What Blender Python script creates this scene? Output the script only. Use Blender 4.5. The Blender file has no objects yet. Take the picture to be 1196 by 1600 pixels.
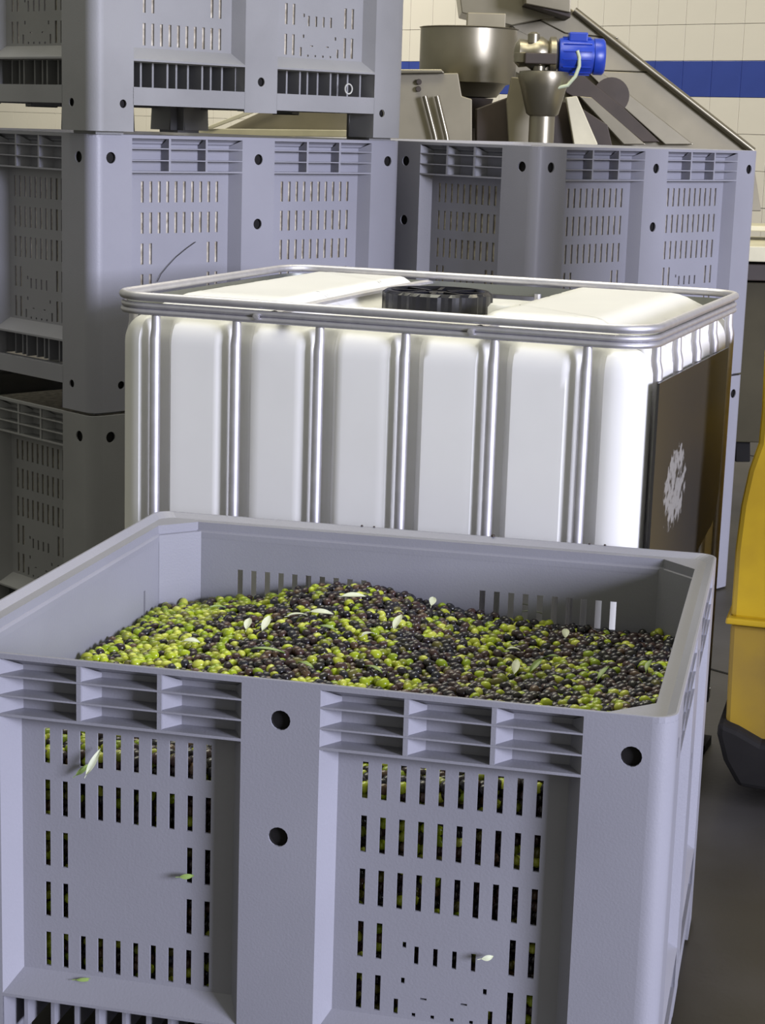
import bpy, bmesh, math, random
from mathutils import Vector, Matrix
random.seed(7)
S = bpy.context.scene
C = S.collection
rnd = random.random

# ------------------------------------------------------------------ camera
F_PX, PITCH, ROLL, CAM_H = 2888.67, 0.2063, 0.0313, 1.5238
cam_d = bpy.data.cameras.new('camera'); cam = bpy.data.objects.new('camera', cam_d); C.objects.link(cam)
cam_d.sensor_fit = 'VERTICAL'; cam_d.sensor_height = 32.0
cam_d.lens = F_PX / 1600 * 32.0
fw = Vector((0, math.cos(PITCH), -math.sin(PITCH))); up = Vector((0, math.sin(PITCH), math.cos(PITCH))); rt = Vector((1, 0, 0))
cr, sr = math.cos(ROLL), math.sin(ROLL)
rt2 = rt * cr + up * sr
up2 = up * cr - rt * sr
m = Matrix((rt2, up2, -fw)).transposed().to_4x4(); m.translation = (0, 0, CAM_H)
cam.matrix_world = m
cam_d.clip_start = .05; cam_d.clip_end = 100
S.camera = cam

# ------------------------------------------------------------------ light and exposure
S.view_settings.view_transform = 'Standard'; S.view_settings.look = 'None'
S.view_settings.gamma = 1.0; S.view_settings.use_curve_mapping = False
S.view_settings.exposure = 0.0
world = bpy.data.worlds.new('hall_air'); S.world = world; world.use_nodes = True
bg = world.node_tree.nodes['Background']; bg.inputs[0].default_value = (1.0, 0.99, 0.85, 1); bg.inputs[1].default_value = 0.32

def area(name, loc, target, sx, sy, power, col):
    d = bpy.data.lights.new(name, 'AREA'); d.shape = 'RECTANGLE'; d.size = sx; d.size_y = sy; d.energy = power; d.color = col
    o = bpy.data.objects.new(name, d); C.objects.link(o); o.location = loc
    o.rotation_euler = (Vector(target) - Vector(loc)).to_track_quat('-Z', 'Y').to_euler()
    return o
# daylight entering through the hall's open door, right of and behind the camera
area('daylight_door', (9.8, -5.9, 3.6), (0.0, 4.0, 0.8), 3.8, 3.2, 3050, (0.80, 0.815, 1.0))
# warm tube lamps above the machines
area('lamp_over_machines', (1.0, 7.2, 4.4), (1.0, 7.6, 1.0), 2.5, .6, 60, (1.0, 0.90, 0.68))
area('lamp_far_end', (-2.5, 10.5, 4.6), (-2.6, 13.0, 1.5), 2.5, .5, 200, (1.0, 0.95, 0.86))
# rows of ceiling tubes above the stacks
area('ceiling_tubes', (-.6, 5.0, 4.8), (-.4, 4.2, 0), 3.2, 2.0, 130, (1.0, .97, .80))

# ------------------------------------------------------------------ helpers
def ray(px, py):
    a, b = px - 598, py - 800
    xi = a * cr + b * sr; yi = -a * sr + b * cr
    return (rt * xi + fw * F_PX - up * yi) / F_PX
def at(px, py, Y):
    d = ray(px, py); return Vector((0, 0, CAM_H)) + d * (Y / d.y)
def atz(px, py, z):
    d = ray(px, py); return Vector((0, 0, CAM_H)) + d * ((z - CAM_H) / d.z)

def mat(name, col, rough=.5, metal=0., noise=0., nscale=20, bump=0., bscale=200, spec=.5, col2=None, aniso=0, coat=0, sss=0):
    m = bpy.data.materials.new(name); m.use_nodes = True; nt = m.node_tree; b = nt.nodes['Principled BSDF']
    b.inputs['Roughness'].default_value = rough; b.inputs['Metallic'].default_value = metal
    b.inputs['Specular IOR Level'].default_value = spec; b.inputs['Coat Weight'].default_value = coat
    c4 = (*col, 1)
    b.inputs['Base Color'].default_value = c4
    tc = nt.nodes.new('ShaderNodeTexCoord')
    if noise or col2:
        n = nt.nodes.new('ShaderNodeTexNoise'); n.inputs['Scale'].default_value = nscale; n.inputs['Detail'].default_value = 5
        nt.links.new(tc.outputs['Object'], n.inputs['Vector'])
        r = nt.nodes.new('ShaderNodeValToRGB'); k = noise
        c2 = col2 or tuple(c * (1 - k) for c in col)
        r.color_ramp.elements[0].position = .35; r.color_ramp.elements[1].position = .68
        r.color_ramp.elements[0].color = (*c2, 1); r.color_ramp.elements[1].color = c4
        nt.links.new(n.outputs[0], r.inputs[0]); nt.links.new(r.outputs[0], b.inputs['Base Color'])
    if bump:
        n2 = nt.nodes.new('ShaderNodeTexNoise'); n2.inputs['Scale'].default_value = bscale; n2.inputs['Detail'].default_value = 3
        nt.links.new(tc.outputs['Object'], n2.inputs['Vector'])
        bp = nt.nodes.new('ShaderNodeBump'); bp.inputs['Strength'].default_value = bump; bp.inputs['Distance'].default_value = .002
        nt.links.new(n2.outputs[0], bp.inputs['Height']); nt.links.new(bp.outputs[0], b.inputs['Normal'])
    if sss:
        b.inputs['Subsurface Weight'].default_value = sss; b.inputs['Subsurface Radius'].default_value = (.03, .03, .03); b.inputs['Subsurface Scale'].default_value = 1
    return m

M = {}
M['crate'] = mat('grey_crate_plastic', (.268, .268, .308), .42, noise=.10, nscale=3, bump=.15, bscale=260, spec=.4)
M['crate_old'] = mat('aged_crate_plastic', (.262, .262, .27), .5, noise=.2, nscale=3, bump=.15, bscale=260, spec=.35)
M['tank'] = mat('milky_tank_plastic', (.82, .815, .79), .38, noise=.06, nscale=3, spec=.45, sss=.25)
M['zinc'] = mat('galvanised_steel', (.60, .59, .63), .47, .8, noise=.1, nscale=40)
M['black'] = mat('black_plastic', (.008, .008, .012), .25, spec=.4)
M['zinc_shaded'] = mat('shaded_zinc', (.22, .23, .22), .4, .8)  # darker zinc, painting in the shade inside the cage rail
M['steel'] = mat('brushed_stainless', (.29, .265, .20), .36, .85, noise=.18, nscale=5)
M['steel_dull'] = mat('dull_stainless', (.27, .245, .18), .55, .5, noise=.2, nscale=4)
M['blue'] = mat('blue_motor_paint', (.012, .045, .38), .35, noise=.15, nscale=30)
M['rubber'] = mat('black_rubber', (.013, .012, .012), .75, noise=.3, nscale=12, spec=.2)
M['dark'] = mat('dark_brown_steel', (.045, .032, .025), .6, noise=.3, nscale=8)
M['olivegrey'] = mat('olive_grey_paint', (.060, .052, .030), .65, noise=.25, nscale=5, spec=.2)
M['cream'] = mat('cream_enamel', (.66, .62, .45), .5, noise=.2, nscale=6)
M['yellow'] = mat('scuffed_yellow_paint', (.46, .30, .008), .5, noise=0, nscale=9, col2=(.38, .24, .008))
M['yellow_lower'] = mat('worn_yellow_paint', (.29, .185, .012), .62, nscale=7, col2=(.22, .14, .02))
M['cable'] = mat('pale_green_cable', (.42, .47, .33), .5)
M['white_tile'] = mat('white_glazed_tile', (.70, .66, .55), .4, noise=.05, nscale=2)
M['blue_tile'] = mat('blue_glazed_tile', (.035, .065, .30), .25, noise=.15, nscale=4)
M['grout'] = mat('grout', (.56, .53, .45), .9)
M['plaster'] = mat('painted_plaster', (.70, .67, .58), .8, noise=.05, nscale=2)
M['leaf'] = mat('olive_leaf_silver', (.52, .56, .36), .5, nscale=60, col2=(.62, .65, .50))
M['leaf_green'] = mat('olive_leaf_green', (.16, .26, .06), .45, nscale=60, col2=(.25, .34, .10))
M['ring'] = mat('pale_ring_plastic', (.5, .5, .46), .5)

# concrete floor
fm = mat('oily_concrete', (.075, .070, .066), .5, nscale=2.2, col2=(.042, .038, .030), bump=.3, bscale=60); M['floor'] = fm

def obj(name, me, material=None, parent=None):
    o = bpy.data.objects.new(name, me); C.objects.link(o)
    if material is not None and len(me.materials) == 0: me.materials.append(material)
    if parent: o.parent = parent
    return o
def tag(o, label=None, cat=None, group=None, kind=None):
    if label: o['label'] = label
    if cat: o['category'] = cat
    if group: o['group'] = group
    if kind: o['kind'] = kind
    return o
def thing(name, label, cat, loc=(0, 0, 0), rz=0, group=None):
    o = bpy.data.objects.new(name, None); C.objects.link(o); o.location = loc; o.rotation_euler = (0, 0, rz); o.empty_display_size = .1
    return tag(o, label, cat, group)

class MB:
    def __init__(s): s.v = []; s.f = []; s.sm = []
    def quad(s, a, b, c, d, sm=False):
        n = len(s.v); s.v += [tuple(a), tuple(b), tuple(c), tuple(d)]; s.f.append((n, n+1, n+2, n+3)); s.sm.append(sm)
    def poly(s, pts):
        n = len(s.v); s.v += [tuple(p) for p in pts]; s.f.append(tuple(range(n, n+len(pts)))); s.sm.append(False)
    def box(s, x0, x1, y0, y1, z0, z1):
        n = len(s.v)
        s.v += [(x0,y0,z0),(x1,y0,z0),(x1,y1,z0),(x0,y1,z0),(x0,y0,z1),(x1,y0,z1),(x1,y1,z1),(x0,y1,z1)]
        for f in ((0,3,2,1),(4,5,6,7),(0,1,5,4),(1,2,6,5),(2,3,7,6),(3,0,4,7)): s.f.append(tuple(n+i for i in f)); s.sm.append(False)
    def grid(s, rows, closed=False, sm=True):
        n = len(s.v); k = len(rows[0])
        for r in rows: s.v += [tuple(p) for p in r]
        for i in range(len(rows)-1):
            for j in range(k if closed else k-1):
                a = n+i*k+j; b = n+i*k+(j+1) % k
                s.f.append((a, b, b+k, a+k)); s.sm.append(sm)
    def fan(s, ring, flip=False):
        n = len(s.v); s.v += [tuple(p) for p in ring]; r = tuple(range(n, n+len(ring)))
        s.f.append(r[::-1] if flip else r); s.sm.append(False)
    def tube(s, pts, r, n=8, closed=False, caps=True):
        pts = [Vector(p) for p in pts]; N = len(pts); rings = []
        prev = None
        for i, p in enumerate(pts):
            if closed: t = (pts[(i+1) % N]-pts[i-1]).normalized()
            else: t = (pts[min(i+1, N-1)]-pts[max(i-1, 0)]).normalized()
            a = Vector((0, 0, 1)) if abs(t.z) < .9 else Vector((0, 1, 0))
            if prev is not None and prev.cross(t).length > .1: a = prev
            u = t.cross(a).normalized(); w = u.cross(t).normalized(); prev = w
            rr = r[i] if isinstance(r, (list, tuple)) else r
            rings.append([p + (u*math.cos(2*math.pi*k/n)+w*math.sin(2*math.pi*k/n))*rr for k in range(n)])
        if closed: rings.append(rings[0])
        s.grid(rings, closed=True)
        if caps and not closed: s.fan(rings[0]); s.fan(rings[-1], True)
    def lathe(s, prof, n=32, c=(0, 0, 0), axis='z'):
        rings = []
        for r, h in prof:
            ring = []
            for k in range(n):
                a = 2*math.pi*k/n; x, y = r*math.cos(a), r*math.sin(a)
                ring.append((c[0]+x, c[1]+y, c[2]+h) if axis == 'z' else (c[0]+h, c[1]+x, c[2]+y))
            rings.append(ring)
        s.grid(rings, closed=True)
        s.fan(rings[0], True); s.fan(rings[-1])
    def prism(s, poly, y0, y1):      # polygon in x,z extruded along y
        n = len(poly)
        a = [(p[0], y0, p[1]) for p in poly]; b = [(p[0], y1, p[1]) for p in poly]
        s.poly(a); s.poly(b[::-1])
        for i in range(n): j = (i+1) % n; s.quad(a[j], a[i], b[i], b[j])
    def mesh(s, name, xf=None, fix=True, bevel=0):
        me = bpy.data.meshes.new(name)
        v = [xf(*p) for p in s.v] if xf else s.v
        me.from_pydata(v, [], s.f); me.polygons.foreach_set('use_smooth', s.sm)
        if fix:
            bm = bmesh.new(); bm.from_mesh(me)
            bmesh.ops.remove_doubles(bm, verts=bm.verts, dist=1e-5)
            bmesh.ops.recalc_face_normals(bm, faces=bm.faces)
            if bevel:
                ed = [e for e in bm.edges if len(e.link_faces) == 2 and e.calc_face_angle(0) > .6]
                bmesh.ops.bevel(bm, geom=ed, offset=bevel, segments=2, affect='EDGES', profile=.5)
            if any(s.sm):
                for e in bm.edges:
                    if len(e.link_faces) == 2 and e.calc_face_angle(0) > .82: e.smooth = False
            bm.to_mesh(me); bm.free()
        me.update(); return me
    def build(s, name, material, parent=None, **k): return obj(name, s.mesh(name, **k), material, parent)

# ------------------------------------------------------------------ the hall
R45 = math.radians(-45)
# wall frame: a runs along the wall, b points out of the wall into the hall
WALL_P = Vector((.08, 12.02, 0)); WA = Vector((.7071, -.7071, 0)); WB = Vector((-.7071, -.7071, 0))
def wall_xf(a, b, z): p = WALL_P + WA*a + WB*b; return (p.x, p.y, z)
f = MB(); f.box(-8, 9, -2, 18, -.2, 0)
floor = tag(f.build('floor', M['floor']), kind='structure')
f = MB()
for k in range(-2, 5):      # saw-cut joints as narrow raised sealant strips, parallel to the wall
    f.box(-9, 9, 3.2*k-.006+4.2, 3.2*k+.006+4.2, .0, .0015)
jt = f.build('floor_joint', M['rubber'], floor, xf=wall_xf); jt.hide_render = False
w = MB(); w.box(-9, 7, -.3, -.012, 0, 5)
wall = tag(w.build('wall_back', M['grout'], xf=wall_xf), kind='structure')
T0 = .1935; ZB = 1.7275
tm = MB(); g = .0012; tm.box(g, T0-g, -.012, 0, g, T0-g)
tile_me = tm.mesh('tile', bevel=.0012); tile_w = tile_me.copy(); tile_me.materials.append(M['blue_tile']); tile_w.materials.append(M['white_tile'])
RZ = math.atan2(WA.y, WA.x)
def put_tile(me, i, row):
    o = bpy.data.objects.new('tile', me); C.objects.link(o); o.parent = wall
    p = WALL_P + WA*(i*T0); o.location = (p.x, p.y, ZB+row*T0)
    # local y must point into the wall (tile front at y=0 after offset)
    o.rotation_euler = (0, 0, RZ); return o
# the tile mesh is built with its body at y -.012..0; rotated by RZ its +y is away from the hall, so flip
for me in (tile_me, tile_w):
    for v in me.vertices: v.co.y = -v.co.y - .0
    for v in me.vertices: v.co.y = v.co.y + .0
    me.flip_normals()
    for v in me.vertices: v.co.y = v.co.y - .002
for i in range(-8, 16):
    put_tile(tile_me, i, 0)
for row in (-3, -2, -1, 1, 2, 3):
    for i in range(-1, 15): put_tile(tile_w, i, row)
# the rest of the tiling, too far or out of sight to pick apart
mb = MB()
for row in range(-8, 6):
    for i in range(-40, 34):
        if row == 0: continue
        if -3 <= row <= 3 and -1 <= i < 15: continue
        mb.box(i*T0+g, (i+1)*T0-g, -.014, -.002, ZB+row*T0+g, ZB+(row+1)*T0-g)
far = mb.build('tile', M['white_tile'], wall, xf=lambda a, b, z: wall_xf(a, b, z), fix=False); far['kind'] = 'stuff'
mb = MB()
for i in list(range(-40, -8))+list(range(16, 34)): mb.box(i*T0+g, (i+1)*T0-g, -.014, -.002, ZB+g, ZB+T0-g)
far = mb.build('tile', M['blue_tile'], wall, xf=wall_xf, fix=False); far['kind'] = 'stuff'

# ------------------------------------------------------------------ crates
L, W, H = 1.13, 1.0545, .7392
V0, V1, V2, V3, V4, V5, V6 = .009, .0352, .0662, .0963, .5463, .6172, .6632
DP, TH, CR, CH = .036, .004, .034, .062     # recess depth, wall, corner radius, inner chamfer
FACE = {'long': dict(w=L, g0=.1284, g1=.506, cs=.0285), 'short': dict(w=W, g0=.137, g1=.466, cs=.0252)}

def perf(mb, x0, x1, v0, v1, w0, w1, rects, holes=(), extra=()):
    """plate in (u,w,v) with rectangular slots and round holes; holes = (u, v, r)"""
    X = {x0, x1}; Y = {v0, v1}
    sq = [(u-r*1.35, u+r*1.35, v-r*1.35, v+r*1.35, u, v, r) for u, v, r in holes]
    for a, b, c, d in rects: X |= {a, b}; Y |= {c, d}
    for q in sq: X |= {q[0], q[1]}; Y |= {q[2], q[3]}
    X = sorted(x for x in X if x0 <= x <= x1); Y = sorted(y for y in Y if v0 <= y <= v1)
    def inside(x, y):
        for r in rects:
            if r[0] < x < r[1] and r[2] < y < r[3]: return True
        for q in sq:
            if q[0] < x < q[1] and q[2] < y < q[3]: return True
        return False
    nx, ny = len(X)-1, len(Y)-1
    S_ = [[inside((X[i]+X[i+1])/2, (Y[j]+Y[j+1])/2) for j in range(ny)] for i in range(nx)]
    for i in range(nx):
        for j in range(ny):
            a, b, c, d = X[i], X[i+1], Y[j], Y[j+1]
            if not S_[i][j]:
                mb.quad((a, w0, c), (b, w0, c), (b, w0, d), (a, w0, d)); mb.quad((a, w1, c), (a, w1, d), (b, w1, d), (b, w1, c))
                if i == 0 or S_[i-1][j]: mb.quad((a, w0, c), (a, w0, d), (a, w1, d), (a, w1, c))
                if i == nx-1 or S_[i+1][j]: mb.quad((b, w0, c), (b, w1, c), (b, w1, d), (b, w0, d))
                if j == 0 or S_[i][j-1]: mb.quad((a, w0, c), (a, w1, c), (b, w1, c), (b, w0, c))
                if j == ny-1 or S_[i][j+1]: mb.quad((a, w0, d), (b, w0, d), (b, w1, d), (a, w1, d))
    for q in sq:
        a, b, c, d, u, v, r = q; N = 16
        out = []; inn = []
        for k in range(N):
            t = 2*math.pi*k/N + math.pi/4; ct, st = math.cos(t), math.sin(t); mx = max(abs(ct), abs(st))
            out.append((u+ct/mx*r*1.35, v+st/mx*r*1.35)); inn.append((u+ct*r, v+st*r))
        for k in range(N):
            l = (k+1) % N
            for ww in (w0, w1): mb.quad((out[k][0], ww, out[k][1]), (out[l][0], ww, out[l][1]), (inn[l][0], ww, inn[l][1]), (inn[k][0], ww, inn[k][1]))
            mb.quad((inn[k][0], w0, inn[k][1]), (inn[l][0], w0, inn[l][1]), (inn[l][0], w1, inn[l][1]), (inn[k][0], w1, inn[k][1]))

def slot_field(u0, u1, cs, kind, dv=0):
    uc = (u0+u1)/2; out = []
    rows = [(.1220+.0827*k+dv, .1220+.0827*k+.0565+dv) for k in range(5)]
    cols = [uc+(i-4.5)*cs for i in range(10)]; hw = .0047 if dv == 0 else .0060
    for k, (a, b) in enumerate(rows):
        for i, x in enumerate(cols):
            edge = i in (0, 1, 8, 9)
            if kind == 'plain' and k in (2, 3) and not edge: continue
            if kind == 'plain3' and k in (3, 4) and not edge: continue
            if kind == 'one' and (k > 0 or i > 0): continue
            if kind == 'badge' and k in (3, 4) and not edge: continue
            out.append((x-hw, x+hw, a, b))
    if kind == 'badge':
        k_ = cs/.0285
        def q(x, v, hx, hv): out.append((uc+(x-.8177)*k_-hx, uc+(x-.8177)*k_+hx, v-hv, v+hv))
        for x in (.775, .8035, .832, .8605): q(x, .4135, .0036, .014)
        for x, v in ((.7565, .399), (.756, .456), (.8795, .457)): q(x, v, .003, .0045)
        for x in (.788, .849): q(x, .4815, .0052, .0015)
        for x in (.7465, .889): q(x, .4985, .0036, .012)
        for x in (.774, .8025, .832, .861): q(x, .5085, .003, .0028)
    if kind == 'plain3':
        pass
    return out

def face_xf(side):
    def xf(u, w_, v):
        if side == 'front': x, y = u, w_
        elif side == 'right': x, y = L-w_, u
        elif side == 'back': x, y = L-u, W-w_
        else: x, y = w_, W-u
        return (x-L/2, y-W/2, H-v)
    return xf

def loop(wd, t, n=7):
    """closed loop at inset wd; t=0 round outer corner, t=1 chamfered inner corner"""
    pts = []
    r = max(CR-wd, .004)
    cs = [((wd, wd), 180), ((L-wd, wd), 270), ((L-wd, W-wd), 0), ((wd, W-wd), 90)]
    for (cx, cy), a0 in cs:
        sx = 1 if cx < L/2 else -1; sy = 1 if cy < W/2 else -1
        ox, oy = cx+sx*r, cy+sy*r
        a = Vector((cx, cy))
        # entry / exit chamfer ends, walking counter-clockwise
        ends = {180: ((cx, cy+sy*CH), (cx+sx*CH, cy)), 270: ((cx+sx*CH, cy), (cx, cy+sy*CH)), 0: ((cx, cy+sy*CH), (cx+sx*CH, cy)), 90: ((cx+sx*CH, cy), (cx, cy+sy*CH))}[a0]
        for k in range(n):
            q = k/(n-1); ang = math.radians(a0+90*q)
            rx, ry = ox+r*math.cos(ang), oy+r*math.sin(ang)
            ex = ends[0][0]*(1-q)+ends[1][0]*q; ey = ends[0][1]*(1-q)+ends[1][1]*q
            pts.append((rx*(1-t)+ex*t, ry*(1-t)+ey*t))
    return pts

CM = {}
def hole_shade_mesh():  # black disc set into each hole to stand for the shade inside
    mb = MB(); mb.lathe([(.0005, .009), (.0143, .009), (.0151, .006), (.0151, .014)], 16, (0, 0, 0)); return mb.mesh('hole_shade')
def crate_meshes():
    # rim
    mb = MB(); rows = []
    prof = [(.0, V0, 0), (.0, .001, 0), (.0012, 0, 0), (.0045, 0, 0), (.006, .0012, .03), (.029, .0175, .35), (.0305, .0215, .4), (.0375, .0265, .9), (DP+TH+.0006, .030, 1), (DP+TH+.0006, .041, 1), (DP, .041, 1), (DP, .010, 1), (.003, V0, 0)]
    for wd, v, t in prof: rows.append([(x-L/2, y-W/2, H-v) for x, y in loop(wd, t)])
    rows.append(rows[0])
    mb.grid(rows, closed=True, sm=False); CM['rim'] = mb.mesh('rim')
    for k, F in FACE.items():
        wd, g0, g1, cs = F['w'], F['g0'], F['g1'], F['cs']; c = wd/2
        s0, s1 = (face_xf('front'), None) if k == 'long' else (face_xf('right'), None)
        xf = s0
        # inner wall with its two fields of slots
        mb = MB(); perf(mb, DP+CH, wd-DP-CH, .040, .549, DP, DP+TH, slot_field(g0, g1, cs, 'plain')+slot_field(wd-g1, wd-g0, cs, 'badge'))
        CM['wall_'+k] = mb.mesh('slotted_wall', xf=xf)
        mb = MB(); perf(mb, DP+CH, wd-DP-CH, .040, .549, DP, DP+TH, slot_field(g0, g1, cs, 'plain3' if k == 'long' else 'one')+(slot_field(wd-g1, wd-g0, cs, 'badge') if k == 'long' else []))
        CM['wall3_'+k] = mb.mesh('slotted_wall', xf=xf)
        mb = MB(); perf(mb, DP+CH, wd-DP-CH, .040, .549, DP, DP+TH, slot_field(g0, g1, cs, 'plain', -.021)+slot_field(wd-g1, wd-g0, cs, 'badge', -.021))
        CM['wallup_'+k] = mb.mesh('slotted_wall', xf=xf)
        # centre post with sloping cheeks
        mb = MB(); b0, b1 = g1, wd-g1
        perf(mb, b0, b1, V0, V6+.009, 0, TH, [], [(c, .0602, .0150), (c, .2386, .0150), (c, .5887, .0125)])
        sl = .020
        for a, s in ((b0, -1), (b1, 1)):
            mb.quad((a, 0, V0), (a+s*sl, DP, .027), (a+s*sl, DP, V4), (a, 0, V4))
            mb.quad((a, 0, V4), (a+s*.0, DP, V4), (a+s*.0, DP, V6), (a, 0, V6))
        mb.quad((b0, 0, V6+.009), (b1, 0, V6+.009), (b1, DP, V6+.009), (b0, DP, V6+.009))
        CM['post_'+k] = mb.mesh('centre_post', xf=xf)
        # rib grid of one bay
        mb = MB()
        for v, t in ((V1, .0028), (V2, .0028), (V3, .0042)):
            mb.box(g0, g1, .0, DP, v-t/2, v+t/2)
        for i in (1, 2):
            uu = g0+(g1-g0)*i/3; n_ = len(mb.v)
            for du in (-.0035, .0035): mb.v += [(uu+du, .0012, V0-.001), (uu+du, DP, .027), (uu+du, DP, V3), (uu+du, .0012, V3)]
            for q_ in ((0, 1, 2, 3), (7, 6, 5, 4), (0, 3, 7, 4), (0, 4, 5, 1), (3, 2, 6, 7)): mb.f.append(tuple(n_+z_ for z_ in q_)); mb.sm.append(False)
        for i in range(3):      # rounded fillet in each pocket's end
            ua = g0+(g1-g0)*i/3+.003
            mb.quad((ua, .006, V0+.002), (ua+.020, DP, .027), (ua+.020, DP, V3), (ua, .006, V3))
        CM['ribs_'+k] = mb.mesh('rib_grid', xf=xf)
        # bottom ledge under each bay, bottom beam
        mb = MB()
        for a, b in ((g0, g1), (wd-g1, wd-g0)):
            mb.quad((a, 0, V4), (b, 0, V4), (b, DP, V4-.030), (a, DP, V4-.030))
            mb.quad((a, 0, V4), (a, DP, V4), (b, DP, V4), (b, 0, V4)); mb.quad((a, 0, V4), (b, 0, V4), (b, 0, V4+.005), (a, 0, V4+.005)); mb.quad((a, 0, V4+.005), (b, 0, V4+.005), (b, DP, V4+.005), (a, DP, V4+.005))
        CM['ledge_'+k] = mb.mesh('bottom_ledge', xf=xf)
        mb = MB(); mb.box(g0-.002, g1+.001, 0, .03, V5, V6); mb.box(wd-g1-.001, wd-g0+.002, 0, .03, V5, V6); mb.box(g1, wd-g1, .006, .03, V5, V6+.006)
        CM['beam_'+k] = mb.mesh('bottom_beam', xf=xf)
    # corner posts: FL + BR share a mesh, FR + BL its mirror
    for key in ('a', 'b'):
        mb = MB(); gl, gs = FACE['long']['g0'], FACE['short']['g0']
        def plate(g0, sw):
            t = MB(); perf(t, CR, g0, V0, H-.008, 0, TH, [], [(.0600, .0602, .0150), (.0946, .6609, .0110)])
            sl = .020
            t.quad((g0, 0, V0), (g0+sl, DP, .027), (g0+sl, DP, V4), (g0, 0, V4))
            t.quad((g0, 0, V4), (g0, DP+.06, V4), (g0, DP+.06, V6), (g0, 0, V6))
            t.quad((g0, 0, V6), (g0, .10, V6), (g0+.004, .10, H-.008), (g0+.004, 0, H-.008)); 
            for v, fc in zip(range(len(t.v)), t.v): pass
            n = len(mb.v); mb.v += [((w_, u, v) if sw else (u, w_, v)) for u, w_, v in t.v]; mb.f += [tuple(i+n for i in q) for q in t.f]; mb.sm += t.sm
        plate(gl, False); plate(gs, True)
        rows = []
        for v in (V0, V4, H-.008):
            rows.append([(CR-CR*math.cos(q*math.pi/20), CR-CR*math.sin(q*math.pi/20), v) for q in range(11)])
        mb.grid(rows)
        # foot underside, set-in sole and inner chamfer wall
        mb.quad((CR, CR, H-.008), (gl, CR, H-.008), (gl, .1, H-.008), (CR, .1, H-.008)); mb.poly([(0, CR, H-.008), (gs*.0+CR, 0, H-.008), (gl, 0, H-.008), (gl, .1, H-.008), (.1, gs, H-.008), (0, gs, H-.008)])
        mb.box(.028, gl-.012, .028, gs-.012, H-.008, H)
        mb.box(.02, gl+.002, .1, .104, V5, H-.008); mb.box(.1, .104, .02, gs+.002, V5, H-.008)
        a = DP+TH+.0004; e = a+CH+.004
        mb.quad((a, e, .028), (e, a, .028), (e, a, .549), (a, e, .549)); mb.quad((a-.003, e, .028), (e, a-.003, .028), (e, a-.003, .549), (a-.003, e, .549))
        def xa(u, w_, v): return (u-L/2, w_-W/2, H-v)
        def xb(u, w_, v): return (L/2-u, w_-W/2, H-v)
        CM['corner_'+key] = mb.mesh('corner_post', xf=xa if key == 'a' else xb)
    # base: deck plus fins below it
    mb = MB(); x0, y0 = L/2-DP, W/2-DP
    mb.box(-x0, x0, -y0, y0, H-.549-.004, H-.549+.0)
    CM['deck'] = mb.mesh('base_deck')
    mb = MB(); z0, z1 = H-V5-.001, H-.553
    n = 21
    for i in range(n+1):
        x = -L/2+.15+(L-.30)*i/n; mb.box(x-.003, x+.003, -y0+.002+(.012 if i % 3 else 0), y0-.002-(.012 if i % 3 else 0), z0, z1)
        y = -W/2+.15+(W-.30)*i/n
        if i % 3 == 0: mb.box(-x0+.002, x0-.002, y-.003, y+.003, z0, z1)
        else:
            mb.box(-x0+.012, -x0+.10, y-.003, y+.003, z0, z1); mb.box(x0-.10, x0-.012, y-.003, y+.003, z0, z1)
    CM['fins'] = mb.mesh('base_fins')
crate_meshes()
HOLE_SHADE = hole_shade_mesh(); HOLE_SHADE.materials.append(M['rubber'])  # rubber black doubles as the shade colour in the holes

def make_crate(P, yaw, z, label, m, kind='b'):
    e = Vector((math.cos(yaw), math.sin(yaw), 0)); d = Vector((-math.sin(yaw), math.cos(yaw), 0))
    c = Vector((P[0], P[1], 0)) + e*L/2 + d*W/2; c.z = z
    t = thing('crate', label, 'crate', c, yaw, 'grey slotted pallet crates')
    def part(name, key, rz=0):
        me = CM[key]
        if len(me.materials) == 0: me.materials.append(m)
        o = bpy.data.objects.new(name, me); C.objects.link(o); o.parent = t; o.rotation_euler = (0, 0, rz)
        o.material_slots[0].link = 'OBJECT'; o.material_slots[0].material = m
        return o
    def shifted(name, key, side, rz):
        o = part(name, key, rz)
        k = 'long' if 'long' in key else 'short'; F = FACE[k]; s = F['w']-F['g1']-F['g0']
        v = Vector((s, 0, 0)) if k == 'long' else Vector((0, s, 0)); o.location = v if rz == 0 else -v
        return o
    part('rim', 'rim')
    for rz in (0, math.pi):
        for k in ('long', 'short'):
            part('slotted_wall', {'a': {('short', math.pi): 'wall3_', ('long', math.pi): 'wallup_'}, 'r': {('long', 0): 'wall3_'}}.get(kind, {}).get((k, rz), 'wall_')+k, rz); part('centre_post', 'post_'+k, rz); part('bottom_ledge', 'ledge_'+k, rz); part('bottom_beam', 'beam_'+k, rz)
            part('rib_grid', 'ribs_'+k, rz); shifted('rib_grid', 'ribs_'+k, k, rz)
        part('corner_post', 'corner_a', rz); part('corner_post', 'corner_b', rz)
    part('base_deck', 'deck'); part('base_fins', 'fins')
    for side, rz, wd in (('front', 0, L), ('right', math.pi/2, W), ('back', math.pi, L), ('left', -math.pi/2, W)):
        for u, v, sc in ((.06, .0602, 1), (wd/2, .0602, 1), (wd/2, .2386, 1), (wd-.06, .0602, 1), (wd/2, .5887, .83), (.0946, .6609, .73), (wd-.0946, .6609, .73)):
            o = bpy.data.objects.new('hole_shade', HOLE_SHADE); C.objects.link(o); o.parent = t
            x, y, z = face_xf(side)(u, 0, v); o.location = (x, y, z); o.scale = (sc, sc, 1)
            o.rotation_euler = (-math.pi/2, 0, rz)
    return t

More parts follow.
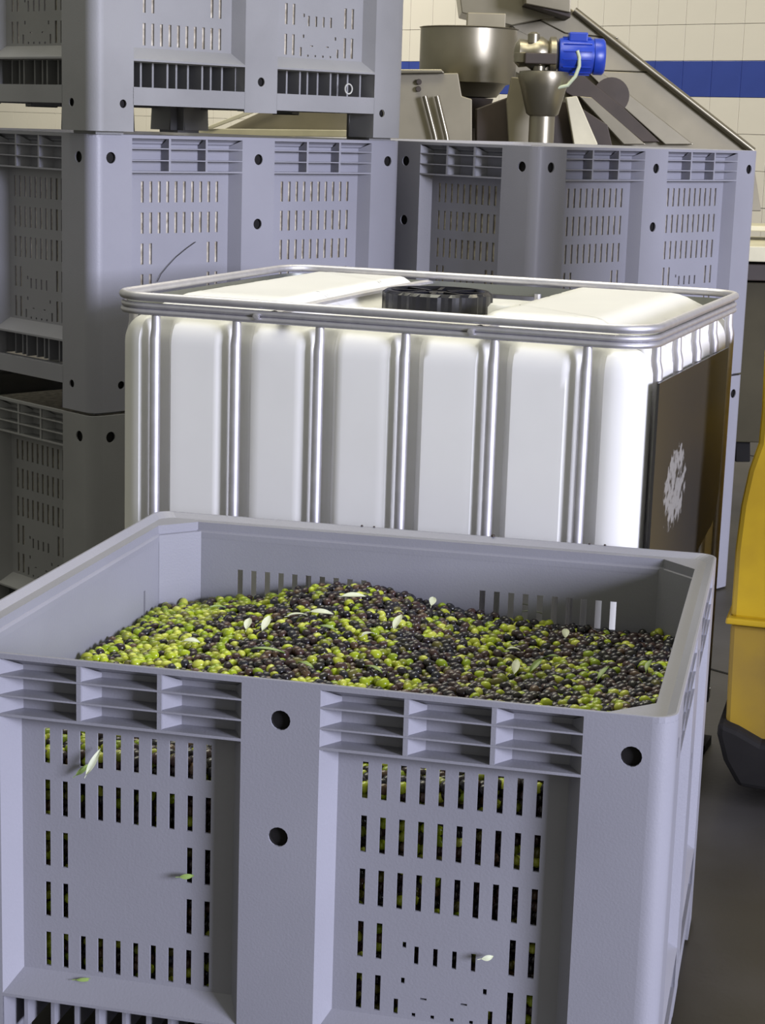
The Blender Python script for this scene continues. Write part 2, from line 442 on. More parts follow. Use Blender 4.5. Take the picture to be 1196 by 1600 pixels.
A_P, A_T = Vector((-.6893, 2.6707, 0)), -.2202
crateA = make_crate(A_P, A_T, 0, 'open grey slotted crate full of olives in the foreground', M['crate'], 'a')
B_P, B_T = (-.7806, 4.865), .776
make_crate(B_P, B_T, 0, 'bottom crate of the tall left stack, in shade behind the white tank', M['crate_old'])
make_crate(B_P, B_T, H, 'middle crate of the tall left stack, with a sunlit corner post', M['crate'])
make_crate((-.7700, 4.820), .786, 2*H, 'topmost crate of the tall left stack, cut off by the picture top', M['crate_old'])
R_P, R_T = (.4138, 5.389), .7949
make_crate(R_P, R_T, 0, 'bottom crate of the right stack, mostly hidden behind the white tank', M['crate'], 'r')
make_crate(R_P, R_T, H, 'upper crate of the right stack, standing below the steel machines', M['crate'], 'r')

# olives packed in the stacked crates, seen through their slots
M['packed'] = mat('brightened_packed_olives', (.60, .55, .45), .6, nscale=55, col2=(.27, .23, .17), bump=1, bscale=50)  # olive colour brightened to offset the shade inside the crates
def fill(P, yaw, z, label):
    mb = MB(); i0 = DP+TH+.0015; n = 10; rows = []; c_ = CH
    ring = [(i0+c_, i0), (L-i0-c_, i0), (L-i0, i0+c_), (L-i0, W-i0-c_), (L-i0-c_, W-i0), (i0+c_, W-i0), (i0, W-i0-c_), (i0, i0+c_)]
    e = Vector((math.cos(yaw), math.sin(yaw))); d = Vector((-e.y, e.x))
    def w3(x, y, zz): p = Vector(P[:2])+e*x+d*y; return (p.x, p.y, z+zz)
    mb.grid([[w3(x, y, zz) for x, y in ring] for zz in (H-.545, H-.095)]+[[w3(L/2+(x-L/2)*.7, W/2+(y-W/2)*.7, H-.07) for x, y in ring]], closed=True)
    mb.fan([w3(x, y, H-.545) for x, y in ring]); mb.fan([w3(L/2+(x-L/2)*.7, W/2+(y-W/2)*.7, H-.07) for x, y in ring])
    tag(mb.build('packed_olives', M['packed']), label, 'olives', None, 'stuff')
fill(B_P, B_T, 0, 'olives packed inside the bottom crate of the tall left stack')
fill(B_P, B_T, H, 'olives packed inside the middle crate of the tall left stack')
fill((-.7700, 4.820), .786, 2*H, 'olives packed inside the topmost crate of the tall left stack')
fill(R_P, R_T, 0, 'olives packed inside the bottom crate of the right stack')
fill(R_P, R_T, H, 'olives packed inside the upper crate of the right stack')

# ------------------------------------------------------------------ white tank in its cage
IB = Vector((-.611, 3.999, 0)); IT = math.radians(-20.3)
IL, IW, IZ = 1.2, 1.0, 1.157
ie = Vector((math.cos(IT), math.sin(IT), 0)); idd = Vector((-math.sin(IT), math.cos(IT), 0))
tank = thing('liquid_container', 'white caged liquid tank with black screw lid behind the olive crate', 'container', IB+ie*IL/2+idd*IW/2, IT)
FB = [.114, .305, .4955, .686, .876, 1.068]        # uprights on the long sides
SB = [.10, .30, .50, .70, .90]                      # uprights on the short sides
def rrect(ins, r, step=.011):
    """rounded rectangle points with outward normal and the side coordinate"""
    out = []; x0, x1, y0, y1 = ins, IL-ins, ins, IW-ins
    def line(a, b, nrm, axis):
        n = max(2, int((b-a).length/step))
        for k in range(n): p = a.lerp(b, k/n); out.append((p, nrm, axis))
    def arc(c, a0):
        for k in range(10):
            t = math.radians(a0+90*k/10); d = Vector((math.cos(t), math.sin(t))); out.append((c+d*r, d, None))
    V = Vector
    line(V((x0+r, y0)), V((x1-r, y0)), V((0, -1)), 'f'); arc(V((x1-r, y0+r)), 270)
    line(V((x1, y0+r)), V((x1, y1-r)), V((1, 0)), 's'); arc(V((x1-r, y1-r)), 0)
    line(V((x1-r, y1)), V((x0+r, y1)), V((0, 1)), 'f'); arc(V((x0+r, y1-r)), 90)
    line(V((x0, y1-r)), V((x0, y0+r)), V((-1, 0)), 's'); arc(V((x0+r, y0+r)), 180)
    return out
def sstep(x): x = max(0, min(1, x)); return x*x*(3-2*x)
pr = rrect(.010, .075)
def groove(p, ax):
    if ax == 'f': d = min(abs(p.x-b) for b in FB)
    elif ax == 's': d = min(abs(p.y-b) for b in SB)
    else: return 0
    return .036*(1-sstep((d-.017)/.022))
mb = MB(); rows = []
zs = [.15, .17, .20, .5, .8, 1.02, 1.045]
shoulder = .05; z_top = 1.104
for z in zs: 
    ins = .03 if z < .16 else 0
    rows.append([(q.x-n.x*(groove(q, a)+ins)-IL/2, q.y-n.y*(groove(q, a)+ins)-IW/2, z) for q, n, a in pr])
def top_z(x, y):    # two raised pillows with a valley carrying the lid between them
    val = sstep((abs(x-.60)-.175)/.06)
    edge = min(x-.02, IL-.02-x, y-.02, IW-.02-y)
    pil = val*sstep((edge-.01)/.12)
    return z_top+.043*pil+.006*sstep((edge-.03)/.1)
for k in range(1, 9):    # rounded shoulder, arching each panel's top
    a = k/8*math.pi/2; ins = shoulder*(1-math.cos(a)); zz = 1.045+(z_top-1.045)*math.sin(a)
    row = []
    for q, n, ax in pr:
        g_ = groove(q, ax)*(1-.55*sstep((k-3)/5)); i2 = ins+g_
        x, y = q.x-n.x*i2, q.y-n.y*i2
        zt = top_z(x, y); f_ = sstep((k-4)/4)
        row.append((x-IL/2, y-IW/2, zz*(1-f_)+min(zz, zt)*f_ if f_ < 1 else zt))
    rows.append(row)
last = rows[-1]
for k in range(1, 31):
    s_ = (1-k/31); row = []
    for x, y, z in last:
        X_, Y_ = x*s_, y*s_
        row.append((X_, Y_, top_z(X_+IL/2, Y_+IW/2)))
    rows.append(row)
mb.grid(rows, closed=True); mb.fan(rows[-1])
body = mb.build('tank_body', M['tank'], tank)
def cl(x, y): return x-IL/2, y-IW/2
# cage rails
def railpts(ins, r, z): return [(q.x-IL/2, q.y-IW/2, z) for q, n, a in rrect(ins, r, .06)]
for z, r in ((IZ-.009, .0095), (IZ-.0285, .0062), (IZ-.0415, .0068)):
    mb = MB(); mb.tube(railpts(-.003+.0095-r*.2, .085, z), r, 10, closed=True); mb.build('cage_rail', M['zinc'], tank)
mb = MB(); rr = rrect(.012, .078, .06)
mb.grid([[(q.x-IL/2, q.y-IW/2, z) for q, n, a in rr] for z in (IZ-.046, IZ-.022)], closed=True); mb.build('rail_web', M['zinc_shaded'], tank)
tubes = [(x, .009, 0) for x in FB]+[(x, IW-.009, 0) for x in FB]+[(.009, y, 1) for y in SB]+[(IL-.009, y, 1) for y in SB]
def bar_mesh(sx, sy):
    mb = MB(); mb.tube([(0, 0, .14), (0, 0, 1.06), (-sx*.004, -sy*.004, 1.08), (-sx*.004, -sy*.004, 1.118)], [.0115, .0115, .0105, .009], 12); return mb.mesh('cage_bar')
bars = {}
for x, y, s_ in tubes:
    sx = 0 if not s_ else (-1 if x < .5 else 1); sy = 0 if s_ else (-1 if y < .5 else 1)
    if (sx, sy) not in bars: bars[(sx, sy)] = bar_mesh(sx, sy)
    o = obj('cage_bar', bars[(sx, sy)], M['zinc'], tank); o.location = (x-IL/2, y-IW/2, 0)
# cross straps over the valley
for x0, x1 in ((.392, .392), (.845, .845)):
    mb = MB(); rows = []
    for k in range(13):
        t = k/12; y = .012+t*(IW-.024); z = IZ-.026+.004*math.sin(math.pi*t)**.5
        xx = x0+(x1-x0)*t
        rows.append([(xx-IL/2-.014, y-IW/2, z-.003), (xx-IL/2-.012, y-IW/2, z+.003), (xx-IL/2, y-IW/2, z+.006), (xx-IL/2+.012, y-IW/2, z+.003), (xx-IL/2+.014, y-IW/2, z-.003)])
    mb.grid(rows, closed=True); mb.build('top_strap', M['zinc'], tank)
for x in (.357, .83):
    mb = MB(); mb.lathe([(.004, 0), (.0075, .001), (.0075, .006), (.004, .007)], 8, (0, 0, 0), 'x')
    o = mb.build('bolt', M['zinc'], tank); o.rotation_euler = (0, 0, -math.pi/2); o.location = (x-IL/2, -IW/2-.000, IZ-.034)
# screw lid
lid = MB(); n = 96; rows = []
lr, lz = .124, 1.110
def lring(r, z, amp=0): return [((r+amp*(1 if (k//3) % 2 else 0))*math.cos(2*math.pi*k/n), (r+amp*(1 if (k//3) % 2 else 0))*math.sin(2*math.pi*k/n), z) for k in range(n)]
lid.grid([lring(lr-.008, 0), lring(lr, .002, .0035), lring(lr, .044, .0035), lring(lr-.006, .050), lring(lr-.016, .050), lring(lr-.020, .040), lring(.03, .040), lring(.028, .046), lring(.002, .047)], closed=True, sm=False)
lo = lid.build('screw_lid', M['black'], tank); lo.location = (.585-IL/2, .50-IW/2, lz-.004)
for k in range(8):
    mb = MB(); mb.box(.028, lr-.016, -.005, .005, .040, .0485)
    o = mb.build('lid_rib', M['black'], lo); o.rotation_euler = (0, 0, k*math.pi/4+.2)
mb = MB(); mb.lathe([(.13, -.05), (.128, .0), (.10, .004)], 40); o = mb.build('filler_neck', M['tank'], tank); o.location = (.585-IL/2, 0, lz-.008)
# moulded white plug beside the lid
mb = MB(); mb.lathe([(.050, -.02), (.050, .018), (.044, .026), (.02, .028), (.001, .028)], 28); o = mb.build('vent_plug', M['tank'], tank, ); o.location = (.79-IL/2, .40-IW/2, 1.118)
# black identification board on the right side
bm_ = bpy.data.materials.new('scraped_black_board'); bm_.use_nodes = True; nt = bm_.node_tree; b = nt.nodes['Principled BSDF']
b.inputs['Roughness'].default_value = .38
tc = nt.nodes.new('ShaderNodeTexCoord'); mp = nt.nodes.new('ShaderNodeMapping'); mp.inputs['Location'].default_value = (0, .235, -.795); 
nt.links.new(tc.outputs['Object'], mp.inputs['Vector'])
ln = nt.nodes.new('ShaderNodeMapping'); ln.vector_type = 'POINT'; ln.inputs['Scale'].default_value = (0, 6.0, 7.4)
nt.links.new(mp.outputs[0], ln.inputs['Vector'])
le = nt.nodes.new('ShaderNodeVectorMath'); le.operation = 'LENGTH'; nt.links.new(ln.outputs[0], le.inputs[0])
nz = nt.nodes.new('ShaderNodeTexNoise'); nz.inputs['Scale'].default_value = 45; nz.inputs['Detail'].default_value = 6; nt.links.new(tc.outputs['Object'], nz.inputs['Vector'])
mr = nt.nodes.new('ShaderNodeMapRange'); mr.inputs['From Min'].default_value = .55; mr.inputs['From Max'].default_value = 1.05; mr.inputs['To Min'].default_value = .5; mr.inputs['To Max'].default_value = -.3
nt.links.new(le.outputs['Value'], mr.inputs[0])
ad = nt.nodes.new('ShaderNodeMath'); ad.operation = 'ADD'; nt.links.new(nz.outputs[0], ad.inputs[0]); nt.links.new(mr.outputs[0], ad.inputs[1])
rp = nt.nodes.new('ShaderNodeValToRGB'); rp.color_ramp.elements[0].position = .88; rp.color_ramp.elements[1].position = 1.22
rp.color_ramp.elements[0].color = (.030, .028, .026, 1); rp.color_ramp.elements[1].color = (.24, .235, .23, 1)
nt.links.new(ad.outputs[0], rp.inputs[0]); nt.links.new(rp.outputs[0], b.inputs['Base Color'])
M['board'] = bm_
mb = MB(); pts = []
y0, y1, za, zb = .045, .80, .62, 1.042; rc = .10
prof = [(y0, za-.05), (y0, zb), (y1, zb-.004), (y1, za+.10)]
for k in range(7): t = math.pi/2*k/6; prof.append((y1-rc+rc*math.cos(t), za+.10-rc*math.sin(t)))
prof.append((y1-.30, za-.04))
a_ = [(IL/2+.004, y-IW/2, z) for y, z in prof]; b_ = [(IL/2+.009, y-IW/2, z) for y, z in prof]
mb.poly(a_); mb.poly(b_[::-1])
for i in range(len(prof)): j = (i+1) % len(prof); mb.quad(a_[i], a_[j], b_[j], b_[i])
mb.build('name_board', M['board'], tank)
# steel base frame and runners
mb = MB(); mb.box(-IL/2+.01, IL/2-.01, -IW/2+.01, IW/2-.01, .125, .15)
mb.build('base_tray', M['zinc'], tank)
for y in (-IW/2+.05, 0, IW/2-.05):
    mb = MB(); mb.box(-IL/2, IL/2, y-.045, y+.045, 0, .022); mb.build('runner', M['rubber'], tank)
for x in (-IL/2+.08, 0, IL/2-.08):
    for y in (-IW/2+.05, 0, IW/2-.05):
        mb = MB(); mb.box(x-.06, x+.06, y-.045, y+.045, .022, .125); mb.build('block', M['rubber'], tank)

# ------------------------------------------------------------------ olives
ae = Vector((math.cos(A_T), math.sin(A_T), 0)); ad_ = Vector((-math.sin(A_T), math.cos(A_T), 0))
def A2W(x, y, z): p = A_P+ae*x+ad_*y; return Vector((p.x, p.y, z))
def W2A(p): q = p-A_P; return q.dot(ae), q.dot(ad_)
def heap(x, y):
    z = .572
    z += .046*math.exp(-(((x-.44)/.20)**2+((y-.98)/.42)**2))
    z += .014*math.exp(-(((x-.60)/.30)**2+((y-.75)/.4)**2))
    z -= .022*sstep((.22-x)/.22)*sstep((y-.60)/.5)
    z += .030*sstep((x-.7)/.3)*(1-sstep((y-.3)/.5))+.012*sstep((x-.75)/.3)
    z += .004*math.sin(x*17+1)*math.cos(y*13)
    return z
mo = bpy.data.materials.new('olive_skin'); mo.use_nodes = True; nt = mo.node_tree; b = nt.nodes['Principled BSDF']
at_ = nt.nodes.new('ShaderNodeAttribute'); at_.attribute_name = 'Col'
nt.links.new(at_.outputs['Color'], b.inputs['Base Color']); b.inputs['Roughness'].default_value = .27; b.inputs['Specular IOR Level'].default_value = .5
M['olive'] = mo
SEG, RNG = 8, 5
def ell(): 
    v = [(0, 0, 1)]
    for i in range(1, RNG):
        t = math.pi*i/RNG
        for j in range(SEG): p = 2*math.pi*j/SEG; v.append((math.sin(t)*math.cos(p), math.sin(t)*math.sin(p), math.cos(t)))
    v.append((0, 0, -1)); f = []
    for j in range(SEG): f.append((0, 1+j, 1+(j+1) % SEG))
    for i in range(RNG-2):
        for j in range(SEG): a = 1+i*SEG+j; b_ = 1+i*SEG+(j+1) % SEG; f.append((a, a+SEG, b_+SEG, b_))
    n = len(v)-1
    for j in range(SEG): f.append((n, n-SEG+(j+1) % SEG, n-SEG+j))
    return v, f
EV, EF = ell()
GREEN = [(.34, .43, .016), (.42, .50, .03), (.24, .33, .012), (.52, .56, .08), (.36, .40, .03), (.20, .23, .02)]
DARK = [(.022, .013, .016), (.012, .009, .014), (.034, .018, .018), (.016, .016, .022), (.055, .028, .024), (.014, .012, .009)]
MIXED = [(.12, .11, .025), (.10, .06, .035)]
def pick(x, y):
    n = math.sin(x*19+y*7)+math.sin(y*23-x*11+2)+math.sin(x*41+1)*.5
    pg = .66-.62*sstep((x-.12)/.42)+.10*n
    if x > .45: pg = .30+.11*n
    if x > .8: pg = .22+.10*n
    pg = max(.06, min(.85, pg))
    r = rnd()
    if r < pg: return 'green', random.choice(GREEN)
    if r < pg+.08: return 'dark', random.choice(MIXED)
    return 'dark', random.choice(DARK)
def rot_rand(tilt=.5):
    return Matrix.Rotation(rnd()*6.283, 3, 'Z') @ Matrix.Rotation((rnd()-.5)*2*tilt, 3, 'Y')
def place_list():
    out = []; p = .0152; in_ = DP+TH+.014
    y = in_; row = 0
    while y < W-in_:
        x = in_+(p/2 if row % 2 else 0)
        while x < L-in_:
            # stay clear of the chamfered corners
            dx = min(x, L-x)-(DP+TH); dy = min(y, W-y)-(DP+TH)
            if dx+dy > CH+.013:
                for layer in (0, 1):
                    xx = x+(rnd()-.5)*.005; yy = y+(rnd()-.5)*.005
                    out.append((xx, yy, heap(xx, yy)-.012*layer+(rnd()-.5)*.011, layer))
            x += p
        y += p*.87; row += 1
    return out
ol = place_list()
camA = W2A(Vector((0, 0, 0)))
vis = sorted([o for o in ol if o[3] == 0 and o[1] > .50+.0*o[0]], key=lambda o: (o[0]-camA[0])**2+(o[1]-camA[1])**2-(.6 if o[2] > heap(o[0], o[1])+.001 else 0)*.2)
near = set(id(o) for o in vis[:300])
near_list = [o for o in vis[:300]]
def stuff_olives(name, items, label=None, cat=None, parent=None):
    vs = []; fs = []; cols = []
    for x, y, z, col, sc in items:
        Rm = rot_rand(.7); n = len(vs); c = A2W(x, y, z)
        for v in EV:
            q = Rm @ Vector((v[0]*.0114*sc, v[1]*.0088*sc, v[2]*.0088*sc)); vs.append((c.x+q.x, c.y+q.y, c.z+q.z))
        cols += [(*col, 1)]*len(EV)
        fs += [tuple(i+n for i in f) for f in EF]
    me = bpy.data.meshes.new(name); me.from_pydata(vs, [], fs); me.polygons.foreach_set('use_smooth', [True]*len(fs))
    ca = me.color_attributes.new('Col', 'FLOAT_COLOR', 'POINT'); ca.data.foreach_set('color', [c for q in cols for c in q])
    o = obj(name, me, M['olive']); tag(o, label, cat, None, 'stuff'); return o
items = []
for o in ol:
    if id(o) in near: continue
    k, c = pick(o[0], o[1]); items.append((o[0], o[1], o[2], c, .85+rnd()*.3))
# olives lying against the crate's slotted walls
for side in ('front', 'left', 'right', 'back'):
    wd = L if side in ('front', 'back') else W
    u = .115
    while u < wd-.115:
        z = H-.535
        x_, y_ = {'front': (u, .057), 'left': (.057, W-u), 'right': (L-.057, u), 'back': (L-u, W-.057)}[side]
        top = heap(x_, y_)-.012
        while z < top:
            k, c = pick(x_, y_); j = (rnd()-.5)*.004
            items.append((x_+j, y_+(rnd()-.3)*.005*(1 if side == 'front' else 0), z+(rnd()-.5)*.006, c if rnd() < .85 else random.choice(MIXED), .95)); z += .0165
        u += .0165
heap_o = stuff_olives('olive_heap', items, 'heap of green and black olives filling the foreground crate', 'olives')
# solid core of the heap
core = MB(); rows = []; nx, ny = 40, 36; i0 = DP+TH+.019
for i in range(nx+1):
    rows.append([A2W(i0+(L-2*i0)*i/nx, i0+(W-2*i0)*j/ny, heap(i0+(L-2*i0)*i/nx, i0+(W-2*i0)*j/ny)-.019) for j in range(ny+1)])
core.grid(rows)
edge = [rows[i][0] for i in range(nx+1)]+[rows[nx][j] for j in range(1, ny+1)]+[rows[i][ny] for i in range(nx-1, -1, -1)]+[rows[0][j] for j in range(ny-1, 0, -1)]
core.grid([edge, [(p[0], p[1], H-.545) for p in edge]], closed=True)
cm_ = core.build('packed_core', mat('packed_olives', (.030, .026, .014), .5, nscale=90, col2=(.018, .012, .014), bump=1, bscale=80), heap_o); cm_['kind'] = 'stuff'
# the nearest three hundred, one by one
variants = {}
for kind, pal in (('green', GREEN), ('dark', DARK+MIXED)):
    for c in pal:
        me = bpy.data.meshes.new('olive'); me.from_pydata([(v[0]*.0114, v[1]*.0088, v[2]*.0088) for v in EV], [], EF); me.polygons.foreach_set('use_smooth', [True]*len(EF))
        ca = me.color_attributes.new('Col', 'FLOAT_COLOR', 'POINT'); ca.data.foreach_set('color', [q for _ in EV for q in (*c, 1)]); me.materials.append(M['olive']); variants[c] = me
for x, y, z, l in near_list:
    k, c = pick(x, y); o = bpy.data.objects.new('green_olive' if k == 'green' else 'black_olive', variants[c]); C.objects.link(o)
    o.matrix_world = Matrix.Translation(A2W(x, y, z)) @ rot_rand(.7).to_4x4() @ Matrix.Scale(.85+rnd()*.3, 4)
    if k == 'green': tag(o, 'shiny green olive on the heap just behind the front rim of the crate', 'olive', 'green olives along the front of the heap')
    else: tag(o, 'dark ripe olive on the heap just behind the front rim of the crate', 'olive', 'black olives along the front of the heap')

# ------------------------------------------------------------------ olive leaves
def leaf_mesh(ln, wd, curl):
    mb = MB(); rows = []; n = 9
    for i in range(n):
        t = i/(n-1); x = (t-.5)*ln; hw = wd*math.sin(math.pi*min(.985, max(.015, t**.9)))**.8; z = curl*(1-(2*t-1)**2)
        rows.append([(x, -hw, z+.0012), (x, -hw*.5, z+.0003), (x, 0, z-.0006), (x, hw*.5, z+.0003), (x, hw, z+.0012)])
    low = [[(a, b_, c-.0006) for a, b_, c in r] for r in rows]
    mb.grid(rows); mb.grid(low)
    for r1, r2 in ((0, 0), (4, 4)): mb.grid([[rows[i][r1] for i in range(n)], [low[i][r1] for i in range(n)]])
    mb.tube([(-ln*.5-.006, 0, -.001), (-ln*.5+.004, 0, 0)], .0006, 5)
    return mb
def leaf(pos, ang, ln, label, silver=True, tilt=0., roll_=0., wd=.0055):
    mb = leaf_mesh(ln, wd, .004); o = mb.build('olive_leaf', M['leaf' if silver else 'leaf_green'])
    o.matrix_world = Matrix.Translation(pos) @ Matrix.Rotation(ang, 4, 'Z') @ Matrix.Rotation(tilt, 4, 'Y') @ Matrix.Rotation(roll_, 4, 'X')
    tag(o, label, 'leaf', 'olive leaves lying on the heap'); return o
LV = [(553, 932, 15, .046, 1, 'bright pale leaf on the crest of the olive heap'), (503, 958, -8, .044, 1, 'pale leaf a little below the crest of the heap, left of centre'),
 (465, 962, 25, .040, 1, 'pale narrow leaf left of the crest, next to green olives'), (416, 974, 75, .048, 1, 'upright pale leaf on the green left part of the heap'),
 (388, 975, 82, .036, 1, 'small upright leaf left of the taller upright leaf on green olives'), (420, 1017, -12, .060, 0, 'long thin green leaf on the left front of the heap'),
 (622, 972, 70, .048, 1, 'cream coloured leaf standing in the middle of the heap'), (512, 982, -30, .038, 0, 'yellowish short leaf in the middle of the heap'),
 (576, 992, 40, .030, 1, 'small pale leaf beside dark olives in the middle of the heap'), (824, 948, -32, .042, 1, 'upper leaf of the pale pair by the rear slots'),
 (832, 958, -4, .046, 1, 'lower leaf of the pale pair by the rear slots'), (803, 1016, 0, .026, 1, 'tiny white leaf right of the middle of the heap'),
 (806, 1042, 80, .044, 1, 'pale leaf near the front, right of the middle of the heap'), (860, 1028, -58, .050, 0, 'slender green leaf leaning right in the right half of the heap'),
 (838, 1040, 55, .046, 0, 'slender green leaf leaning left in the right half of the heap'), (944, 1052, 55, .044, 0, 'broad green leaf near the right front of the heap'),
 (585, 1046, -50, .044, 0, 'short green leaf near the front rim, middle of the heap'), (938, 996, -35, .028, 1, 'small pale leaf under the bright rear slots'),
 (884, 990, 85, .030, 1, 'small blunt leaf left of the bright rear slots'), (676, 940, 80, .030, 1, 'short pale leaf right of the heap crest'),
 (340, 950, 20, .034, 0, 'small green leaf by the rear left corner of the heap'), (300, 1003, -5, .030, 1, 'short pale leaf at the far left of the heap'),
 (478, 1040, -45, .040, 0, 'dull green leaf close to the front rim, left of the centre post'), (1015, 1040, 65, .036, 0, 'green leaf close to the right wall of the crate')]
for px, py, ang, ln, sv, lab in LV:
    z0 = .615
    for _ in range(6): p = atz(px, py, z0); x, y = W2A(p); z0 = heap(x, y)+.012
    # image angle -> heading on the heap
    tall = abs(math.sin(math.radians(ang))) > .8
    leaf(atz(px, py, z0+.004), math.radians(ang)*(1 if not tall else 1), ln, lab, bool(sv), tilt=-.35 if tall else .05, roll_=(rnd()-.5)*.8, wd=.0072 if sv else .0056)
# leaves and bits poking out of the slots
def on_front(px, py, out):
    n = -ad_; d = ray(px, py); P0 = A_P+ad_*(DP)+n*out; C0 = Vector((0, 0, CAM_H)); return C0+d*((P0-C0).dot(n)/d.dot(n))
def poke(px, py, ang, ln, label, sv, out=.014, wd=.005):
    mb = leaf_mesh(ln, wd, .003); o = mb.build('olive_leaf', M['leaf' if sv else 'leaf_green'])
    o.matrix_world = Matrix.Translation(on_front(px, py, out)) @ Matrix.Rotation(A_T, 4, 'Z') @ Matrix.Rotation(math.radians(25), 4, 'Z') @ Matrix.Rotation(-math.radians(ang), 4, 'Y') @ Matrix.Rotation(math.radians(75), 4, 'X')
    tag(o, label, 'leaf'); return o
poke(146, 1190, 62, .046, 'silver leaf hanging out of a top slot in the left bay of the foreground crate', True, .016)
poke(130, 1202, 40, .028, 'dull leaf tip beside the silver leaf in the left bay of the foreground crate', False, .008, .004)
poke(292, 1369, 3, .022, 'green leaf tip poking from a middle slot of the foreground crate', False, .010, .004)
poke(762, 1496, 10, .018, 'white leaf bit poking from the badge slots of the foreground crate', True, .012, .0042)
poke(132, 1530, 0, .026, 'green stalk bridging two bottom slots of the foreground crate', False, .006, .003)

# ------------------------------------------------------------------ machines behind
def pxpoly(pts, Y): return [((lambda p: (p.x, p.z))(at(x, y, Y))) for x, y in pts]
Y1 = 8.85
conv = thing('inclined_conveyor', 'large stainless inclined conveyor housing sloping down to the right', 'machine', at(930, 700, Y1))
conv.location.z = 0
def add(mb, name, m, root, bevel=.004):
    o = mb.build(name, m, root, bevel=bevel); o.matrix_parent_inverse = Matrix.Translation(-Vector(root.location)); return o
def prism(name, pts, Y, dep, m, root, bevel=.004):
    mb = MB(); mb.prism(pxpoly(pts, Y), Y, Y+dep); return add(mb, name, m, root, bevel)
# side panels, split at the seams
prism('side_panel', [(845, 32), (884, 52), (968, 60), (905, 22), (880, 5)], Y1, .5, M['steel'], conv)
prism('side_panel', [(845, 32), (884, 52), (968, 61), (1029, 113), (940, 110), (880, 80), (820, 60), (800, 40)], Y1+.01, .5, M['steel_dull'], conv)
prism('side_panel', [(800, 42), (940, 111), (1029, 114), (1175, 232), (1190, 330), (960, 330), (880, 150), (780, 100)], Y1+.004, .5, M['steel_dull'], conv)
a = at(898, 16, Y1-.02); b2 = at(1178, 236, Y1-.02); a2 = at(898, 16, Y1+.5)
mb = MB(); mb.tube([a, b2], .016, 8); add(mb, 'edge_flange', M['steel'], conv, 0)
prism('head_box', [(712, -60), (722, 20), (800, 40), (845, 30), (892, 22), (892, -60)], Y1-.05, .45, M['steel'], conv)
prism('head_lip', [(820, 6), (892, 28), (893, 18), (830, -6)], Y1-.25, .3, M['dark'], conv)
prism('head_cover', [(820, -60), (822, 6), (892, 20), (893, -60)], Y1-.27, .3, M['steel'], conv)
prism('drive_belt', [(876, 118), (905, 112), (975, 168), (1032, 222), (1005, 222), (965, 190), (885, 145)], Y1-.06, .05, M['dark'], conv)
prism('belt_guard', [(905, 100), (930, 105), (1085, 226), (1040, 226), (975, 168)], Y1-.04, .03, M['steel'], conv)
prism('support_strut', [(905, 150), (925, 152), (1010, 226), (975, 226)], Y1-.10, .04, M['steel'], conv)
mb = MB(); c_ = at(955, 150, Y1-.03); mb.lathe([(.02, -.02), (.085, -.02), (.085, .01), (.02, .012)], 28, (0, 0, 0)); o = add(mb, 'pulley_guard', M['dark'], conv, 0)
o.matrix_parent_inverse = Matrix(); o.rotation_euler = (math.pi/2, 0, 0); o.location = c_-Vector(conv.location)
prism('frame_leg', [(1050, 230), (1075, 230), (1072, 700), (1052, 700)], Y1+.1, .06, M['steel_dull'], conv)
prism('frame_leg', [(800, 130), (825, 130), (822, 700), (802, 700)], Y1+.1, .06, M['steel_dull'], conv)
# drum
c0 = at(735, 90, 8.2); drum = thing('steel_drum', 'round stainless settling drum on a tapered skirt left of the blue motor', 'drum', (c0.x, c0.y+.24, 0))
k = 8.2/F_PX*1.02
def zz(py): return at(735, py, 8.2).z
R0 = 70*k*1.06
mb = MB(); mb.lathe([(R0-.012, zz(128)), (R0-.0115, zz(128)), (R0-.0005, zz(127.6)), (R0, zz(127)), (R0, zz(85)), (R0, zz(42)), (R0+.006, zz(40)), (R0-.004, zz(39)), (R0-.01, zz(42)), (R0-.012, zz(60)), (.01, zz(62))], 40); mb.build('drum_shell', M['steel'], drum)
mb = MB(); mb.lathe([(R0*.30, zz(152)), (R0*.62, zz(150)), (R0*.80, zz(130)), (R0*.9, zz(128))], 32); mb.build('skirt', M['steel'], drum)
mb = MB(); mb.lathe([(.06, 0), (.06, zz(200)), (.09, zz(190)), (.12, zz(152))], 20); mb.build('pedestal', M['dark'], drum)
mb = MB(); mb.box(-.01, .16, .0, .12, zz(42), zz(14)); mb.build('inlet_box', M['steel_dull'], drum, bevel=.004)
# cabinet
cab = thing('control_cabinet', 'grey stainless cabinet with sloping braces at the left of the machines', 'cabinet', at(680, 400, 7.9)); cab.location.z = 0
prism('cabinet_body', [(560, 116), (716, 114), (722, 150), (738, 155), (738, 640), (560, 640)], 7.9, .3, M['steel_dull'], cab)
prism('cabinet_lid', [(556, 108), (690, 108), (695, 114), (556, 116)], 7.86, .36, M['steel'], cab)
for q in ((664, 150, 680, 212), (683, 150, 698, 212)):
    mb = MB(); mb.tube([at(q[0], q[1], 7.86), at(q[2], q[3], 7.86), at(q[2]+14, 300, 7.86)], .011, 8); add(mb, 'brace', M['steel'], cab, 0)
for x, y in ((655, 128), (654, 139)):
    mb = MB(); c_ = at(x, y, 7.885); mb.lathe([(.010, -.01), (.012, 0), (.010, .008)], 12); o = mb.build('knob', M['dark'], cab); o.location = c_-Vector(cab.location); o.rotation_euler = (math.pi/2, 0, 0)
